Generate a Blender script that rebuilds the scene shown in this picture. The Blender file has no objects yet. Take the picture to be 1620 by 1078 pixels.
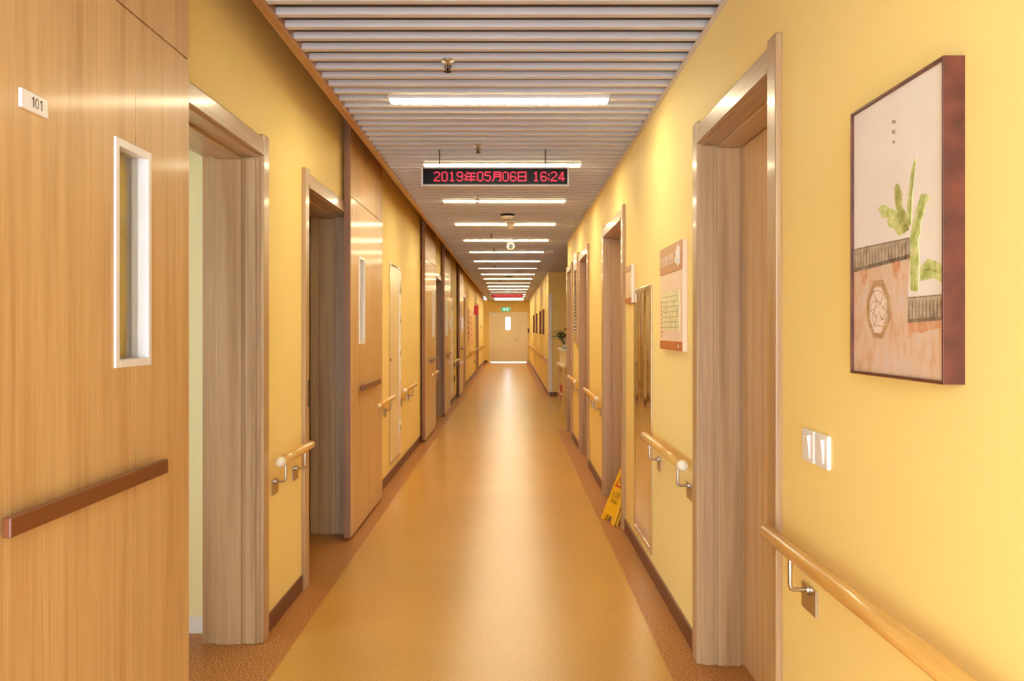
import bpy, bmesh, math, random
from mathutils import Vector, Matrix
random.seed(7)
S = bpy.context.scene
COL = S.collection

# ------------------------------------------------------------------ camera, world, exposure
EYE = 1.40
cd = bpy.data.cameras.new('camera')
cam = bpy.data.objects.new('camera', cd); COL.objects.link(cam)
cam.location = (0, 0, EYE); cam.rotation_euler = (math.pi/2, 0, 0)
cd.sensor_width = 36; cd.sensor_fit = 'HORIZONTAL'
cd.lens = 1300/1620*36
cd.shift_x = 2.4/1620; cd.shift_y = -17.2/1620
cd.clip_start = .05
S.camera = cam

W = bpy.data.worlds.new('daylight'); S.world = W; W.use_nodes = True
W.node_tree.nodes['Background'].inputs[0].default_value = (.66, .81, 1.0, 1)
W.node_tree.nodes['Background'].inputs[1].default_value = 9.0
S.view_settings.view_transform = 'Standard'; S.view_settings.look = 'None'
S.view_settings.exposure = 0.6; S.view_settings.gamma = 1
S.view_settings.use_curve_mapping = False
S.cycles.diffuse_bounces = 7; S.cycles.glossy_bounces = 5; S.cycles.max_bounces = 14
LAMP = 33.0                     # radiance of the ceiling strips
LAMP_COL = (1.0, .89, .58)

# ------------------------------------------------------------------ corridor dimensions (metres)
XL, XR = -1.122, .80            # wall faces
TH = .25                        # wall thickness
H = 2.612                       # underside of the slats
Y0, YE = -1.6, 35.0             # open daylight end behind the camera, end wall
XTRIM = -.902                   # inner edge of the left ceiling trim
OPEN_L = [(2.53, 3.66), (4.50, 5.63), (12.15, 13.25), (18.95, 20.10), (26.7, 28.3)]
OPEN_R = [(2.50, 3.43), (5.80, 6.92), (8.42, 9.30), (10.62, 11.36)]
OH = 2.17                       # door opening height

# ------------------------------------------------------------------ materials
def srgb(r, g, b):
    f = lambda c: (c/255/12.92) if c/255 <= .04045 else ((c/255+.055)/1.055)**2.4
    return (f(r), f(g), f(b), 1)

def base(name, col, rough=.5, metal=0, spec=.5, coat=0, coat_r=.05):
    m = bpy.data.materials.new(name); m.use_nodes = True
    p = m.node_tree.nodes['Principled BSDF']
    p.inputs['Base Color'].default_value = col
    p.inputs['Roughness'].default_value = rough
    p.inputs['Metallic'].default_value = metal
    p.inputs['Specular IOR Level'].default_value = spec
    p.inputs['Coat Weight'].default_value = coat
    p.inputs['Coat Roughness'].default_value = coat_r
    return m, m.node_tree, p

def pos(nt, scale):
    g = nt.nodes.new('ShaderNodeNewGeometry'); mp = nt.nodes.new('ShaderNodeMapping')
    mp.inputs['Scale'].default_value = scale
    nt.links.new(g.outputs['Position'], mp.inputs['Vector'])
    return mp.outputs['Vector']

def noise(nt, vec, scale=1, detail=4, rough=.55):
    n = nt.nodes.new('ShaderNodeTexNoise')
    n.inputs['Scale'].default_value = scale; n.inputs['Detail'].default_value = detail
    n.inputs['Roughness'].default_value = rough
    nt.links.new(vec, n.inputs['Vector'])
    return n.outputs['Fac']

def ramp(nt, fac, stops):
    r = nt.nodes.new('ShaderNodeValToRGB'); e = r.color_ramp.elements
    while len(e) < len(stops): e.new(.5)
    for el, (p, c) in zip(e, stops): el.position = p; el.color = c
    nt.links.new(fac, r.inputs['Fac'])
    return r.outputs['Color']

def mixc(nt, a, b, fac, mode='MIX'):
    m = nt.nodes.new('ShaderNodeMix'); m.data_type = 'RGBA'; m.blend_type = mode
    for s, k in ((a, 6), (b, 7)):
        if isinstance(s, tuple): m.inputs[k].default_value = s
        else: nt.links.new(s, m.inputs[k])
    if isinstance(fac, (int, float)): m.inputs[0].default_value = fac
    else: nt.links.new(fac, m.inputs[0])
    return m.outputs[2]

def bump(nt, p, fac, strength, dist=.002):
    b = nt.nodes.new('ShaderNodeBump'); b.inputs['Strength'].default_value = strength
    b.inputs['Distance'].default_value = dist
    nt.links.new(fac, b.inputs['Height']); nt.links.new(b.outputs['Normal'], p.inputs['Normal'])

def plain(name, col, rough=.5, metal=0, spec=.5, vary=.06, sc=9, coat=0):
    m, nt, p = base(name, col, rough, metal, spec, coat)
    d = tuple(c*(1-vary*2) for c in col[:3])+(1,)
    l = tuple(min(1, c*(1+vary)) for c in col[:3])+(1,)
    c = ramp(nt, noise(nt, pos(nt, (1, 1, 1)), sc, 3), [(.3, d), (.7, l)])
    nt.links.new(c, p.inputs['Base Color'])
    return m

def wood(name, c1, c2, axis='z', rough=.35, coat=.0, coat_r=.08, dens=1.0, spec=.5, boards=0):
    m, nt, p = base(name, c1, rough, 0, spec, coat, coat_r)
    k = {'x': 0, 'y': 1, 'z': 2}[axis]
    s1 = [16*dens]*3; s1[k] = .7*dens
    s2 = [150*dens]*3; s2[k] = 3.0*dens
    a = noise(nt, pos(nt, s1), 1, 5, .6); b = noise(nt, pos(nt, s2), 1, 2, .5)
    ca = ramp(nt, a, [(.28, c2), (.5, c1), (.72, tuple(min(1, x*1.12) for x in c1[:3])+(1,))])
    cb = ramp(nt, b, [(.3, (.78, .74, .70, 1)), (.6, (1, 1, 1, 1))])
    c = mixc(nt, ca, cb, .55, 'MULTIPLY')
    nt.links.new(c, p.inputs['Base Color'])
    bump(nt, p, b, .06, .001)
    return m

def emit(name, col, strength, body=(.9, .9, .9, 1)):
    m, nt, p = base(name, body, .4, 0, .2)
    p.inputs['Emission Color'].default_value = tuple(col)+(1,)
    p.inputs['Emission Strength'].default_value = strength
    return m

M = {}
M['paint'] = plain('yellow_wall_paint', srgb(248, 223, 147), .62, spec=.25, vary=.012, sc=1.5)
M['floor'], nt, p = base('speckled_vinyl', srgb(216, 163, 92), .33, 0, .5)
v = pos(nt, (1, 1, 1))
n1 = noise(nt, v, 130, 2, .7); n2 = noise(nt, v, 1.3, 3)
c = ramp(nt, n1, [(.32, srgb(190, 134, 56)), (.5, srgb(207, 153, 68)), (.7, srgb(220, 172, 88))])
c = mixc(nt, c, ramp(nt, n2, [(.3, (.93, .92, .9, 1)), (.7, (1, 1, 1, 1))]), 1, 'MULTIPLY')
nt.links.new(c, p.inputs['Base Color'])

p.inputs['Roughness'].default_value = .27
M['border'], nt, p = base('speckled_border_vinyl', srgb(178, 112, 60), .42, 0, .4)
v = pos(nt, (1, 1, 1)); n1 = noise(nt, v, 130, 2, .75)
c = ramp(nt, n1, [(.36, srgb(112, 58, 20)), (.5, srgb(176, 110, 48)), (.66, srgb(222, 160, 88))])
nt.links.new(c, p.inputs['Base Color'])
M['casing'] = wood('taupe_oak_laminate', srgb(188, 153, 110), srgb(160, 122, 82), 'z', .34, .22, .12)
M['casing_h'] = wood('taupe_oak_laminate_lengthwise', srgb(188, 153, 110), srgb(160, 122, 82), 'y', .34, .22, .12)
M['leaf'] = wood('honey_oak_laminate', srgb(215, 175, 119), srgb(198, 152, 95), 'z', .42, .2, .13, 1.1, .28)
M['rail'] = wood('golden_beech', srgb(222, 172, 92), srgb(198, 142, 66), 'y', .3, .4, .12, 1.4)
M['trim'] = wood('brown_trim_wood', srgb(176, 124, 76), srgb(150, 98, 56), 'y', .4)
M['edge'] = wood('brown_edge_banding_shaded', srgb(150, 102, 66), srgb(122, 78, 46), 'z', .45)  # brown banding, colour darkened to carry the shade of the unlit door edge
M['skirting'] = plain('dark_brown_skirting', srgb(112, 56, 30), .4, vary=.08)
M['white'] = plain('white_plastic', srgb(236, 232, 230), .35, vary=.015)
M['cap'] = plain('pale_cream_plastic', srgb(240, 226, 196), .4, vary=.02)
M['white_skirt'] = plain('white_skirting', srgb(236, 230, 220), .4, vary=.02)
M['slat'] = plain('pale_grey_aluminium_slat', srgb(206, 198, 196), .34, spec=.5, vary=.02, sc=2)
M['slot'] = plain('dark_ceiling_void', srgb(70, 54, 42), .8, vary=.1)
M['handle'] = wood('red_brown_bar', srgb(122, 66, 34), srgb(92, 44, 20), 'y', .35, .2)
M['frame'] = plain('dark_walnut_frame', srgb(98, 44, 26), .45, vary=.25, sc=18)
M['steel'] = plain('brushed_steel', srgb(200, 190, 178), .28, 1, vary=.06)
M['chrome'] = plain('polished_chrome', srgb(226, 216, 200), .1, 1, vary=.02)
M['black'] = plain('black_plastic', srgb(22, 18, 18), .35, vary=.1)
M['dark'] = plain('dark_metal', srgb(60, 48, 40), .4, .6, vary=.1)
M['room'] = plain('pale_yellow_room_paint', srgb(240, 226, 170), .6, vary=.015, sc=2)
M['cream_door'] = plain('cream_steel_door', srgb(247, 238, 214), .4, vary=.015, sc=2)
M['cream_gloss'] = plain('glossy_cream_panel', srgb(242, 222, 176), .25, spec=.35, vary=.01, sc=2)
M['red'] = plain('red_enamel', srgb(196, 28, 22), .35, vary=.08)
M['sign_yellow'] = plain('yellow_plastic_sign', srgb(246, 190, 20), .4, vary=.03)
M['sign_red'] = plain('red_print', srgb(205, 58, 24), .5, vary=.05)
M['ink'] = plain('dark_ink', srgb(70, 40, 30), .6, vary=.05)
M['plaque_brown'] = plain('tan_board_header', srgb(196, 136, 82), .4, vary=.06, sc=30)
M['plaque_pink'] = plain('pale_pink_board', srgb(240, 208, 176), .4, vary=.015)
M['plaque_orange'] = plain('orange_brown_board_foot', srgb(198, 112, 50), .4, vary=.06)
M['plan'] = plain('pale_yellow_plan_print', srgb(238, 224, 170), .45, vary=.08, sc=60)
M['plan_line'] = plain('olive_plan_lines', srgb(176, 164, 112), .5, vary=.1)
M['paper_white'] = plain('white_lettering', srgb(248, 240, 224), .5, vary=.01)
M['mirror'], nt, p = base('mirror_steel', (.86, .80, .70, 1), .035, 1)
bump(nt, p, noise(nt, pos(nt, (1, 5, .9)), 1.0, 1), .4, .012)
M['glass'], nt, p = base('clear_glass', (.95, .97, .95, 1), .02)
p.inputs['Transmission Weight'].default_value = 1; p.inputs['IOR'].default_value = 1.2
M['lamp'] = emit('lit_strip_diffuser', LAMP_COL, LAMP)
M['lamp_dim'] = emit('weak_strip_diffuser', LAMP_COL, LAMP*.08)
M['led'] = emit('red_led_glyphs', (1.0, .03, .07), 1.05, (.1, .01, .01, 1))
M['led_screen'] = plain('dark_led_screen', srgb(20, 6, 10), .25, spec=.12, vary=.1)
M['led_red_screen'] = emit('glowing_red_screen', (.75, .02, .03), .22, (.1, .01, .01, 1))
M['exit'] = emit('lit_green_exit_face', (.02, .42, .14), .6, (.02, .1, .04, 1))
M['exit_white'] = emit('lit_white_exit_symbol', (.75, 1, .8), 1.2, (.2, .3, .2, 1))
M['leafgreen'] = plain('dark_green_leaf', srgb(38, 62, 34), .4, vary=.3, sc=30)
M['leafyellow'] = plain('yellow_green_leaf', srgb(170, 160, 40), .45, vary=.2, sc=30)
M['tabletop'] = plain('pale_wood_top', srgb(240, 216, 170), .35, vary=.03)
M['pinkwall'] = plain('pink_hanging_print', srgb(244, 196, 150), .6, vary=.06, sc=6)

# ------------------------------------------------------------------ mesh builder
class MB:
    def __init__(s): s.bm = bmesh.new()
    def box(s, x0, x1, y0, y1, z0, z1):
        m = Matrix.Translation(((x0+x1)/2, (y0+y1)/2, (z0+z1)/2)) @ Matrix.Diagonal((abs(x1-x0), abs(y1-y0), abs(z1-z0), 1))
        bmesh.ops.create_cube(s.bm, size=1, matrix=m); return s
    def tube(s, pts, r, n=10, cap=True):
        pts = [Vector(p) for p in pts]; rs = r if isinstance(r, (list, tuple)) else [r]*len(pts)
        rings = []; up = None
        for i, p in enumerate(pts):
            d = ((pts[i]-pts[i-1]) if i else Vector((0, 0, 0)))
            e = ((pts[i+1]-pts[i]) if i < len(pts)-1 else Vector((0, 0, 0)))
            t = (d.normalized() if d.length else d)+(e.normalized() if e.length else e); t.normalize()
            if up is None: up = Vector((0, 0, 1)) if abs(t.z) < .9 else Vector((1, 0, 0))
            a = t.cross(up).normalized(); b = a.cross(t).normalized(); up = b
            rings.append([s.bm.verts.new(p+(a*math.cos(q)+b*math.sin(q))*rs[i]) for q in (2*math.pi*k/n for k in range(n))])
        for A, B in zip(rings, rings[1:]):
            for k in range(n):
                f = s.bm.faces.new((A[k], A[(k+1) % n], B[(k+1) % n], B[k])); f.smooth = True
        if cap: s.bm.faces.new(rings[0][::-1]); s.bm.faces.new(rings[-1])
        return s
    def lathe(s, c, prof, n=20, axis='z'):
        c = Vector(c); rings = []
        for r, h in prof:
            ring = []
            for k in range(n):
                q = 2*math.pi*k/n; u, w = r*math.cos(q), r*math.sin(q)
                o = {'z': (u, w, h), 'y': (u, h, w), 'x': (h, u, w)}[axis]
                ring.append(s.bm.verts.new(c+Vector(o)))
            rings.append(ring)
        for A, B in zip(rings, rings[1:]):
            for k in range(n):
                f = s.bm.faces.new((A[k], A[(k+1) % n], B[(k+1) % n], B[k])); f.smooth = True
        s.bm.faces.new(rings[0]); s.bm.faces.new(rings[-1])
        bmesh.ops.recalc_face_normals(s.bm, faces=s.bm.faces)
        return s
    def prism(s, pts, off):
        """polygon (3D points) extruded by vector off"""
        off = Vector(off)
        A = [s.bm.verts.new(p) for p in pts]; B = [s.bm.verts.new(Vector(p)+off) for p in pts]
        n = len(A); s.bm.faces.new(A); s.bm.faces.new(B[::-1])
        for k in range(n): s.bm.faces.new((A[k], B[k], B[(k+1) % n], A[(k+1) % n]))
        bmesh.ops.recalc_face_normals(s.bm, faces=s.bm.faces)
        return s
    def build(s, name, mat, parent=None, bevel=0, local=False):
        me = bpy.data.meshes.new(name)
        if parent is not None and not local:
            bmesh.ops.translate(s.bm, verts=s.bm.verts, vec=-world(parent))
        s.bm.to_mesh(me); s.bm.free()
        me.materials.append(M[mat] if isinstance(mat, str) else mat)
        o = bpy.data.objects.new(name, me); COL.objects.link(o)
        if parent is not None: o.parent = parent
        if bevel:
            b = o.modifiers.new('bevel', 'BEVEL'); b.width = bevel; b.segments = 2; b.limit_method = 'ANGLE'
        return o

def world(o):
    v = Vector((0, 0, 0))
    while o is not None: v = v+o.location; o = o.parent
    return v

def tag(o, label, cat=None, group=None, kind=None):
    o['label'] = label
    if cat: o['category'] = cat
    if group: o['group'] = group
    if kind: o['kind'] = kind
    return o

def thing(name, loc, label, cat, group=None, kind=None):
    o = bpy.data.objects.new(name, None); COL.objects.link(o); o.location = loc; o.empty_display_size = .1
    return tag(o, label, cat, group, kind)

def tree(o, parent=None):
    c = o.copy(); COL.objects.link(c); c.parent = parent
    for ch in o.children: tree(ch, c)
    return c

def text(name, body, mat, parent, origin, ux, uy, w, h, depth=.0006):
    """flat lettering: origin = lower-left corner, ux/uy = unit directions, w/h = size"""
    cu = bpy.data.curves.new('lettering', 'FONT'); cu.body = body; cu.extrude = 0; cu.resolution_u = 2
    o = bpy.data.objects.new('lettering', cu); COL.objects.link(o)
    bpy.context.view_layer.update()
    me = bpy.data.meshes.new_from_object(o.evaluated_get(bpy.context.evaluated_depsgraph_get()))
    bpy.data.objects.remove(o); bpy.data.curves.remove(cu)
    xs = [v.co.x for v in me.vertices]; ys = [v.co.y for v in me.vertices]
    x0, x1, y0, y1 = min(xs), max(xs), min(ys), max(ys)
    ux, uy, origin = Vector(ux), Vector(uy), Vector(origin); pw = world(parent)
    for v in me.vertices:
        v.co = origin+ux*((v.co.x-x0)/(x1-x0)*w)+uy*((v.co.y-y0)/(y1-y0)*h)-pw
    me.materials.clear(); me.materials.append(M[mat]); me.name = name
    t = bpy.data.objects.new(name, me); COL.objects.link(t); t.parent = parent
    return t

ORD = ['first', 'second', 'third', 'fourth', 'fifth', 'sixth', 'seventh', 'eighth', 'ninth', 'tenth', 'eleventh', 'twelfth',
       'thirteenth', 'fourteenth', 'fifteenth', 'sixteenth', 'seventeenth', 'eighteenth', 'nineteenth', 'twentieth']

# ------------------------------------------------------------------ setting: floor, walls, ceiling
BL, BR = -.966, .649
fl = MB().box(BL, BR, Y0, YE+1, -.08, 0).box(BR, 3.3, 11.5, 17.3, -.08, 0).build('floor', 'floor')
tag(fl, 'honey coloured speckled vinyl floor running down the corridor', 'floor', kind='structure')
MB().box(-3.3, BL, Y0, YE, -.08, 0).build('floor_border', 'border', fl)
b = MB().box(BR, 1.3, Y0, 11.5, -.08, 0).box(BR, 1.3, 17.3, YE, -.08, 0).build('floor_border', 'border', fl)

def wall(name, x0, x1, y0, y1, top, openings, label):
    m = MB(); y = y0
    for a, b_ in openings:
        m.box(x0, x1, y, a, 0, top); m.box(x0, x1, a, b_, OH+.03, top); y = b_
    m.box(x0, x1, y, y1, 0, top)
    return tag(m.build(name, 'paint'), label, 'wall', kind='structure')
def pad(L): return [(a-.03, b_+.03) for a, b_ in L]
wall('wall_left', XL-TH, XL, Y0, YE+.2, 2.96, pad(OPEN_L), 'yellow painted corridor wall with sliding doors')
wall('wall_right', XR, XR+TH, Y0, 11.5, 2.68, pad(OPEN_R), 'yellow painted corridor wall with framed picture and handrails')
tag(MB().box(XR, XR+TH, 17.3, YE+.2, 0, 2.68).build('wall_right_beyond', 'paint'), 'far yellow wall carrying four narrow pictures', 'wall', kind='structure')
tag(MB().box(XR+TH, 3.3, 17.3, 17.5, 0, 2.68).box(3.1, 3.3, 11.3, 17.3, 0, 2.68).box(XR+TH, 3.1, 11.3, 11.5, 0, 2.68).build('wall_alcove', 'paint'),
    'yellow walls of the side alcove behind the potted plant', 'wall', kind='structure')
# rooms behind the left openings
mr = MB()
for y in (-1.5, 3.80, 11.2, 16.0, 21.5, 29.0): mr.box(-3.2, XL-TH, y, y+.12, 0, 2.7)
mr.box(-3.3, -3.2, Y0, 1.4, 0, 2.7).box(-3.3, -3.2, 1.4, 2.6, 0, .85).box(-3.3, -3.2, 1.4, 2.6, 2.1, 2.7).box(-3.3, -3.2, 2.6, YE, 0, 2.7)
wr = tag(mr.build('wall_rooms', 'room'), 'pale yellow room wall glimpsed behind the door numbered 101', 'wall', kind='structure')
tag(MB().box(-3.2, XL-TH, 3.785, 3.80, 0, .075).build('baseboard_room', 'white_skirt'), 'white skirting board inside the nearest left room', 'skirting', kind='structure')

# end wall with double door hole
DX0, DX1, DT = -.88, .70, 2.12
tag(MB().box(XL-TH, DX0-.03, YE, YE+.2, 0, 2.68).box(DX1+.03, XR+TH, YE, YE+.2, 0, 2.68).box(DX0-.03, DX1+.03, YE, YE+.2, DT+.03, 2.68).build('wall_end', 'paint'),
    'yellow end wall around the cream double door', 'wall', kind='structure')

# ceiling backing and slats
SD0 = .028
cl = MB().box(XTRIM-.03, 3.3, Y0, YE+.2, H+SD0, H+.09).box(XL-TH, XTRIM-.01, Y0, YE+.2, 2.94, 3.0).box(-3.3, XL-TH, Y0, YE, 2.68, 2.76).build('ceiling', 'slot')
tag(cl, 'ceiling of pale grey aluminium slats across the corridor', 'ceiling', kind='structure')
LX, LY0, LSTEP = -.06, 4.345, 1.693          # strip lights: centre line, first one, spacing
PITCH, SW, SD = LSTEP/13, .036, .027         # every thirteenth slat gives way to a light
snap = lambda y: LY0+round((y-LY0)/PITCH)*PITCH
def slat_at(x0, x1):
    o = MB().box(x0, x1, -SW/2, SW/2, 0, SD).build('slat', 'slat', cl, .0012, local=True); return o
kinds = {}
far = MB(); n0 = int(math.floor((Y0+.05-LY0)/PITCH))+1; n1 = int((YE-.05-LY0)/PITCH)
for k in range(n0, n1+1):
    y = LY0+k*PITCH; xr = 3.1 if 11.5 < y < 17.3 else XR
    lit = k >= 0 and k % 13 == 0 and k//13 < 18
    for x0, x1 in (((XTRIM, LX-.585), (LX+.585, xr)) if lit else ((XTRIM, xr),)):
        if 2.55 < y < 11.4:
            if (x0, x1) in kinds:
                c = kinds[x0, x1].copy(); COL.objects.link(c)
            else: c = kinds[x0, x1] = slat_at(x0, x1)
            c.location = (0, y, H)
        else: far.box(x0, x1, y-SW/2, y+SW/2, H, H+SD)
fo = far.build('slats_receding', 'slat', cl); fo['kind'] = 'stuff'
fo['label'] = 'slats too far down the corridor to tell apart'
# trims along the ceiling edges
t = MB().box(XTRIM-.042, XTRIM, Y0, YE, H-.012, 2.94).build('trim_1', 'trim', None, .004)
tag(t, 'brown wooden fascia along the left ceiling edge', 'trim', kind='structure')
t = MB().box(XR-.022, XR, Y0, 11.5, H-.006, H).box(XR-.022, XR, 17.3, YE, H-.006, H).build('trim_2', 'slat')
tag(t, 'thin pale angle trim along the right ceiling edge', 'trim', kind='structure')
# skirting
def skirts(name, xf, s, y0, y1, openings, label):
    m = MB(); y = y0; w = .10
    for a, b_ in openings:
        m.box(xf, xf+s*.01, y, a-w, 0, .085); y = b_+w
    if y < y1: m.box(xf, xf+s*.01, y, y1, 0, .085)
    tag(m.build(name, 'skirting', None, .003), label, 'skirting', kind='structure')
skirts('baseboard_left', XL, 1, Y0, YE, OPEN_L, 'dark brown skirting along the left wall')
skirts('baseboard_right', XR, -1, Y0, 11.5, OPEN_R, 'dark brown skirting along the right wall')
skirts('baseboard_right_beyond', XR, -1, 17.3, YE, [], 'dark brown skirting below the far pictures')
tag(MB().box(XL+.01, DX0-.1, YE-.012, YE, 0, .085).box(DX1+.1, XR-.01, YE-.012, YE, 0, .085).build('baseboard_end', 'skirting'), 'dark brown skirting beside the end door', 'skirting', kind='structure')
tag(MB().box(XR+.02, 3.1, 17.28, 17.3, 0, .085).build('baseboard_alcove', 'skirting'), 'dark brown skirting of the alcove wall', 'skirting', kind='structure')
cp = MB().box(XR-.006, XR+.075, 17.27, 17.3, .085, 2.15).build('trim_3', 'white', None, .003)
tag(cp, 'white corner post at the alcove behind the plant', 'trim', kind='structure')

# ------------------------------------------------------------------ doors
ND = [0]
def frame(xw, s, ya, yb, label, leaf=False, jd=TH):
    """door lining, stop and casing. s: direction into the wall (+1 right wall, -1 left wall)"""
    ND[0] += 1
    d = thing('door_%d' % ND[0], (xw, (ya+yb)/2, 0), label, 'door', None, 'structure')
    xo = xw-s*.004; xi = xw+s*jd
    X = lambda a, b_: (min(a, b_), max(a, b_))
    for y, q in ((ya, -1), (yb, 1)):
        yy = sorted((y, y+q*.03))
        j = MB().box(*X(xo, xi), *yy, 0, OH).build('jamb', 'casing', d, .002)
        ys_ = sorted((y, y-q*.012))
        MB().box(*X(xw+s*jd*.30, xw+s*jd*.74), *ys_, 0, OH-.012).build('door_stop', 'casing', j, .002)
        ys_ = sorted((y-q*.006, y))
        MB().box(*X(xw+s*.012, xw+s*jd*.22), *ys_, 0, OH-.006).build('rebate_strip', 'casing', j, .002)
        yc = sorted((y+q*.004, y+q*.088))
        MB().box(*X(xw-s*.022, xw+s*.002), *yc, 0, OH+.105).build('casing_post', 'casing', d, .006)
    h = MB().box(*X(xo, xi), ya, yb, OH, OH+.03).build('head_jamb', 'casing_h', d, .002)
    MB().box(*X(xw+s*jd*.30, xw+s*jd*.74), ya+.012, yb-.012, OH-.012, OH).build('door_stop', 'casing_h', h, .002)
    MB().box(*X(xw-s*.019, xw+s*.002), ya-.004, yb+.004, OH+.006, OH+.088).build('casing_head', 'casing_h', d, .006)
    MB().box(*X(xw-s*.026, xw-s*.0185), ya-.004, yb+.004, OH+.006, OH+.024).build('casing_bead', 'casing_h', d, .002)
    if leaf:
        xl = xw+s*(jd-.042)
        lf = MB().box(*X(xl, xl+s*.04), ya+.003, yb-.003, .008, OH-.003).build('leaf', 'leaf', d, .003)
        hy = ya+.09
        MB().lathe((xl, hy, 1.02), [(.026, 0), (.026, -s*.008), (.011, -s*.01), (.011, -s*.05)], 14, 'x').tube([(xl-s*.047, hy, 1.02), (xl-s*.047, hy+.12, 1.02)], .009).build('lever_handle', 'steel', lf)
    return d
f1 = frame(XL, -1, *OPEN_L[0], 'open doorway framed in taupe wood beside the door numbered 101')
f2 = frame(XL, -1, *OPEN_L[1], 'dark open doorway just before the second sliding door on the left')
f3 = frame(XL, -1, *OPEN_L[2], 'dark open doorway between the third and fourth sliding doors on the left')
f4 = frame(XL, -1, *OPEN_L[3], 'far left doorway closed by a wooden door, before the pink wall print', True)
f5 = frame(XL, -1, *OPEN_L[4], 'last doorway on the left, beside the end wall', True)
MB().box(XL+.0215, XL+.024, 4.466, 4.490, 0.98, 1.125).build('lock_plate', 'dark', f2)
g1 = frame(XR, 1, *OPEN_R[0], 'nearest recessed wooden door on the right, beside the two switches', True, .21)
g2 = frame(XR, 1, *OPEN_R[1], 'recessed doorway on the right where the yellow floor sign leans', True, .21)
g3 = frame(XR, 1, *OPEN_R[2], 'recessed doorway on the right, just before the louvred panel', True, .21)
g4 = frame(XR, 1, *OPEN_R[3], 'last recessed doorway on the right before the alcove', True, .21)

XF = -1.057
def sliding(y0, y1, near_end, label, num=None):
    """door leaf hung on the corridor side; near_end: window and bar sit near its near edge"""
    ND[0] += 1
    d = thing('door_%d' % ND[0], (XF, (y0+y1)/2, 0), label, 'door', None, 'structure')
    xb = XF-.042
    q = (lambda t_: y0+t_) if near_end else (lambda t_: y1-t_)     # t_ = distance from the window-side edge
    wa, wb = sorted((q(.292), q(.51)))
    za, zb = 1.297, 1.917
    g = q(.383); zt = 2.282
    lf = MB().box(xb, XF, y0, wa, .022, zt).box(xb, XF, wa, g-.0015, .022, za).box(xb, XF, wa, g-.0015, zb, zt).build('leaf', 'leaf', d)
    l2 = MB().box(xb, XF, wb, y1, .022, zt).box(xb, XF, g+.0015, wb, .022, za).box(xb, XF, g+.0015, wb, zb, zt).build('leaf_strip', 'leaf', d)
    MB().box(xb-.004, XF+.006, wa, wa+.022, za, zb).box(xb-.004, XF+.006, wb-.022, wb, za, zb).box(xb-.004, XF+.006, wa+.022, wb-.022, za, za+.022).box(xb-.004, XF+.006, wa+.022, wb-.022, zb-.022, zb).build('window_frame', 'white', lf, .002)
    MB().box(XF-.030, XF-.025, wa+.022, wb-.022, za+.022, zb-.022).build('window_pane', 'glass', lf)
    MB().box(xb, XF, y0, g-.0015, 2.288, 2.90).box(xb, XF, g+.0015, y1, 2.288, 2.90).build('upper_panel', 'leaf', d)
    e = y0 if near_end else y0
    MB().box(xb-.001, XF-.002, y0-.006, y0-.0005, .022, 2.90).build('edge_band', 'edge', d)
    ha, hb = sorted((q(.256), q(1.027)))
    hd = MB().box(XF+.022, XF+.040, ha, hb, .974, 1.016).build('bar_handle', 'handle', d, .003)
    for yy in (ha+.1, hb-.1): MB().lathe((XF, yy, .995), [(.011, 0), (.011, .024)], 12, 'x').build('standoff', 'steel', hd)
    if num:
        pl = MB().box(XF, XF+.008, q(.936), q(.833), 1.879, 1.921).build('number_plate', 'white', d, .002)
        ya = q(.936)+.034; z = 1.889; xx = XF+.0083
        one = lambda a: [(xx, a+.008, z), (xx, a+.011, z), (xx, a+.011, z+.023), (xx, a+.0085, z+.023), (xx, a+.003, z+.018), (xx, a+.003, z+.0155), (xx, a+.008, z+.0185)]
        for a in (ya, ya+.031): MB().prism(one(a), (.0004, 0, 0)).build('numeral', 'ink', pl)
        m = MB(); N = 18
        P = [[(xx, ya+.0225+rx*math.cos(2*math.pi*k/N), z+.0115+rz*math.sin(2*math.pi*k/N)) for k in range(N)] for rx, rz in ((.0068, .0118), (.0042, .0092))]
        A = [m.bm.verts.new(p_) for p_ in P[0]]; B = [m.bm.verts.new(p_) for p_ in P[1]]
        for k in range(N): m.bm.faces.new((A[k], A[(k+1) % N], B[(k+1) % N], B[k]))
        m.build('numeral', 'ink', pl)
    return d
sliding(1.36, 2.70, False, 'large honey oak sliding door with window and number plate 101', '101')
sliding(5.44, 6.78, True, 'second honey oak sliding door on the left, light strips mirrored in it')
sliding(10.2, 11.66, False, 'third sliding door on the left, before the dark open doorway')
sliding(13.2, 14.45, True, 'fourth sliding door on the left, beyond the dark open doorway')
sliding(17.1, 18.5, True, 'fifth and farthest sliding door on the left')

# end double door
ND[0] += 1
ed = thing('door_%d' % ND[0], (0, YE, 0), 'cream double fire door with a narrow bright window at the corridor end', 'door', None, 'structure')
MB().box(DX0-.03, DX0+.03, YE-.02, YE+.15, 0, DT+.03).box(DX1-.03, DX1+.03, YE-.02, YE+.15, 0, DT+.03).box(DX0+.03, DX1-.03, YE-.02, YE+.15, DT-.03, DT+.03).build('door_frame', 'cream_door', ed, .004)
sp = .34; wx0, wx1, wz0, wz1 = -.20, -.02, 1.40, 1.93
a0 = DX0+.03
lf = MB().box(a0, wx0, YE, YE+.05, .022, DT-.03).box(wx1, sp-.001, YE, YE+.05, .022, DT-.03).box(wx0, wx1, YE, YE+.05, .022, wz0).box(wx0, wx1, YE, YE+.05, wz1, DT-.03).build('leaf', 'cream_door', ed)
MB().box(wx0, wx1, YE+.02, YE+.026, wz0, wz1).build('window_pane', 'glass', lf)
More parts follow.
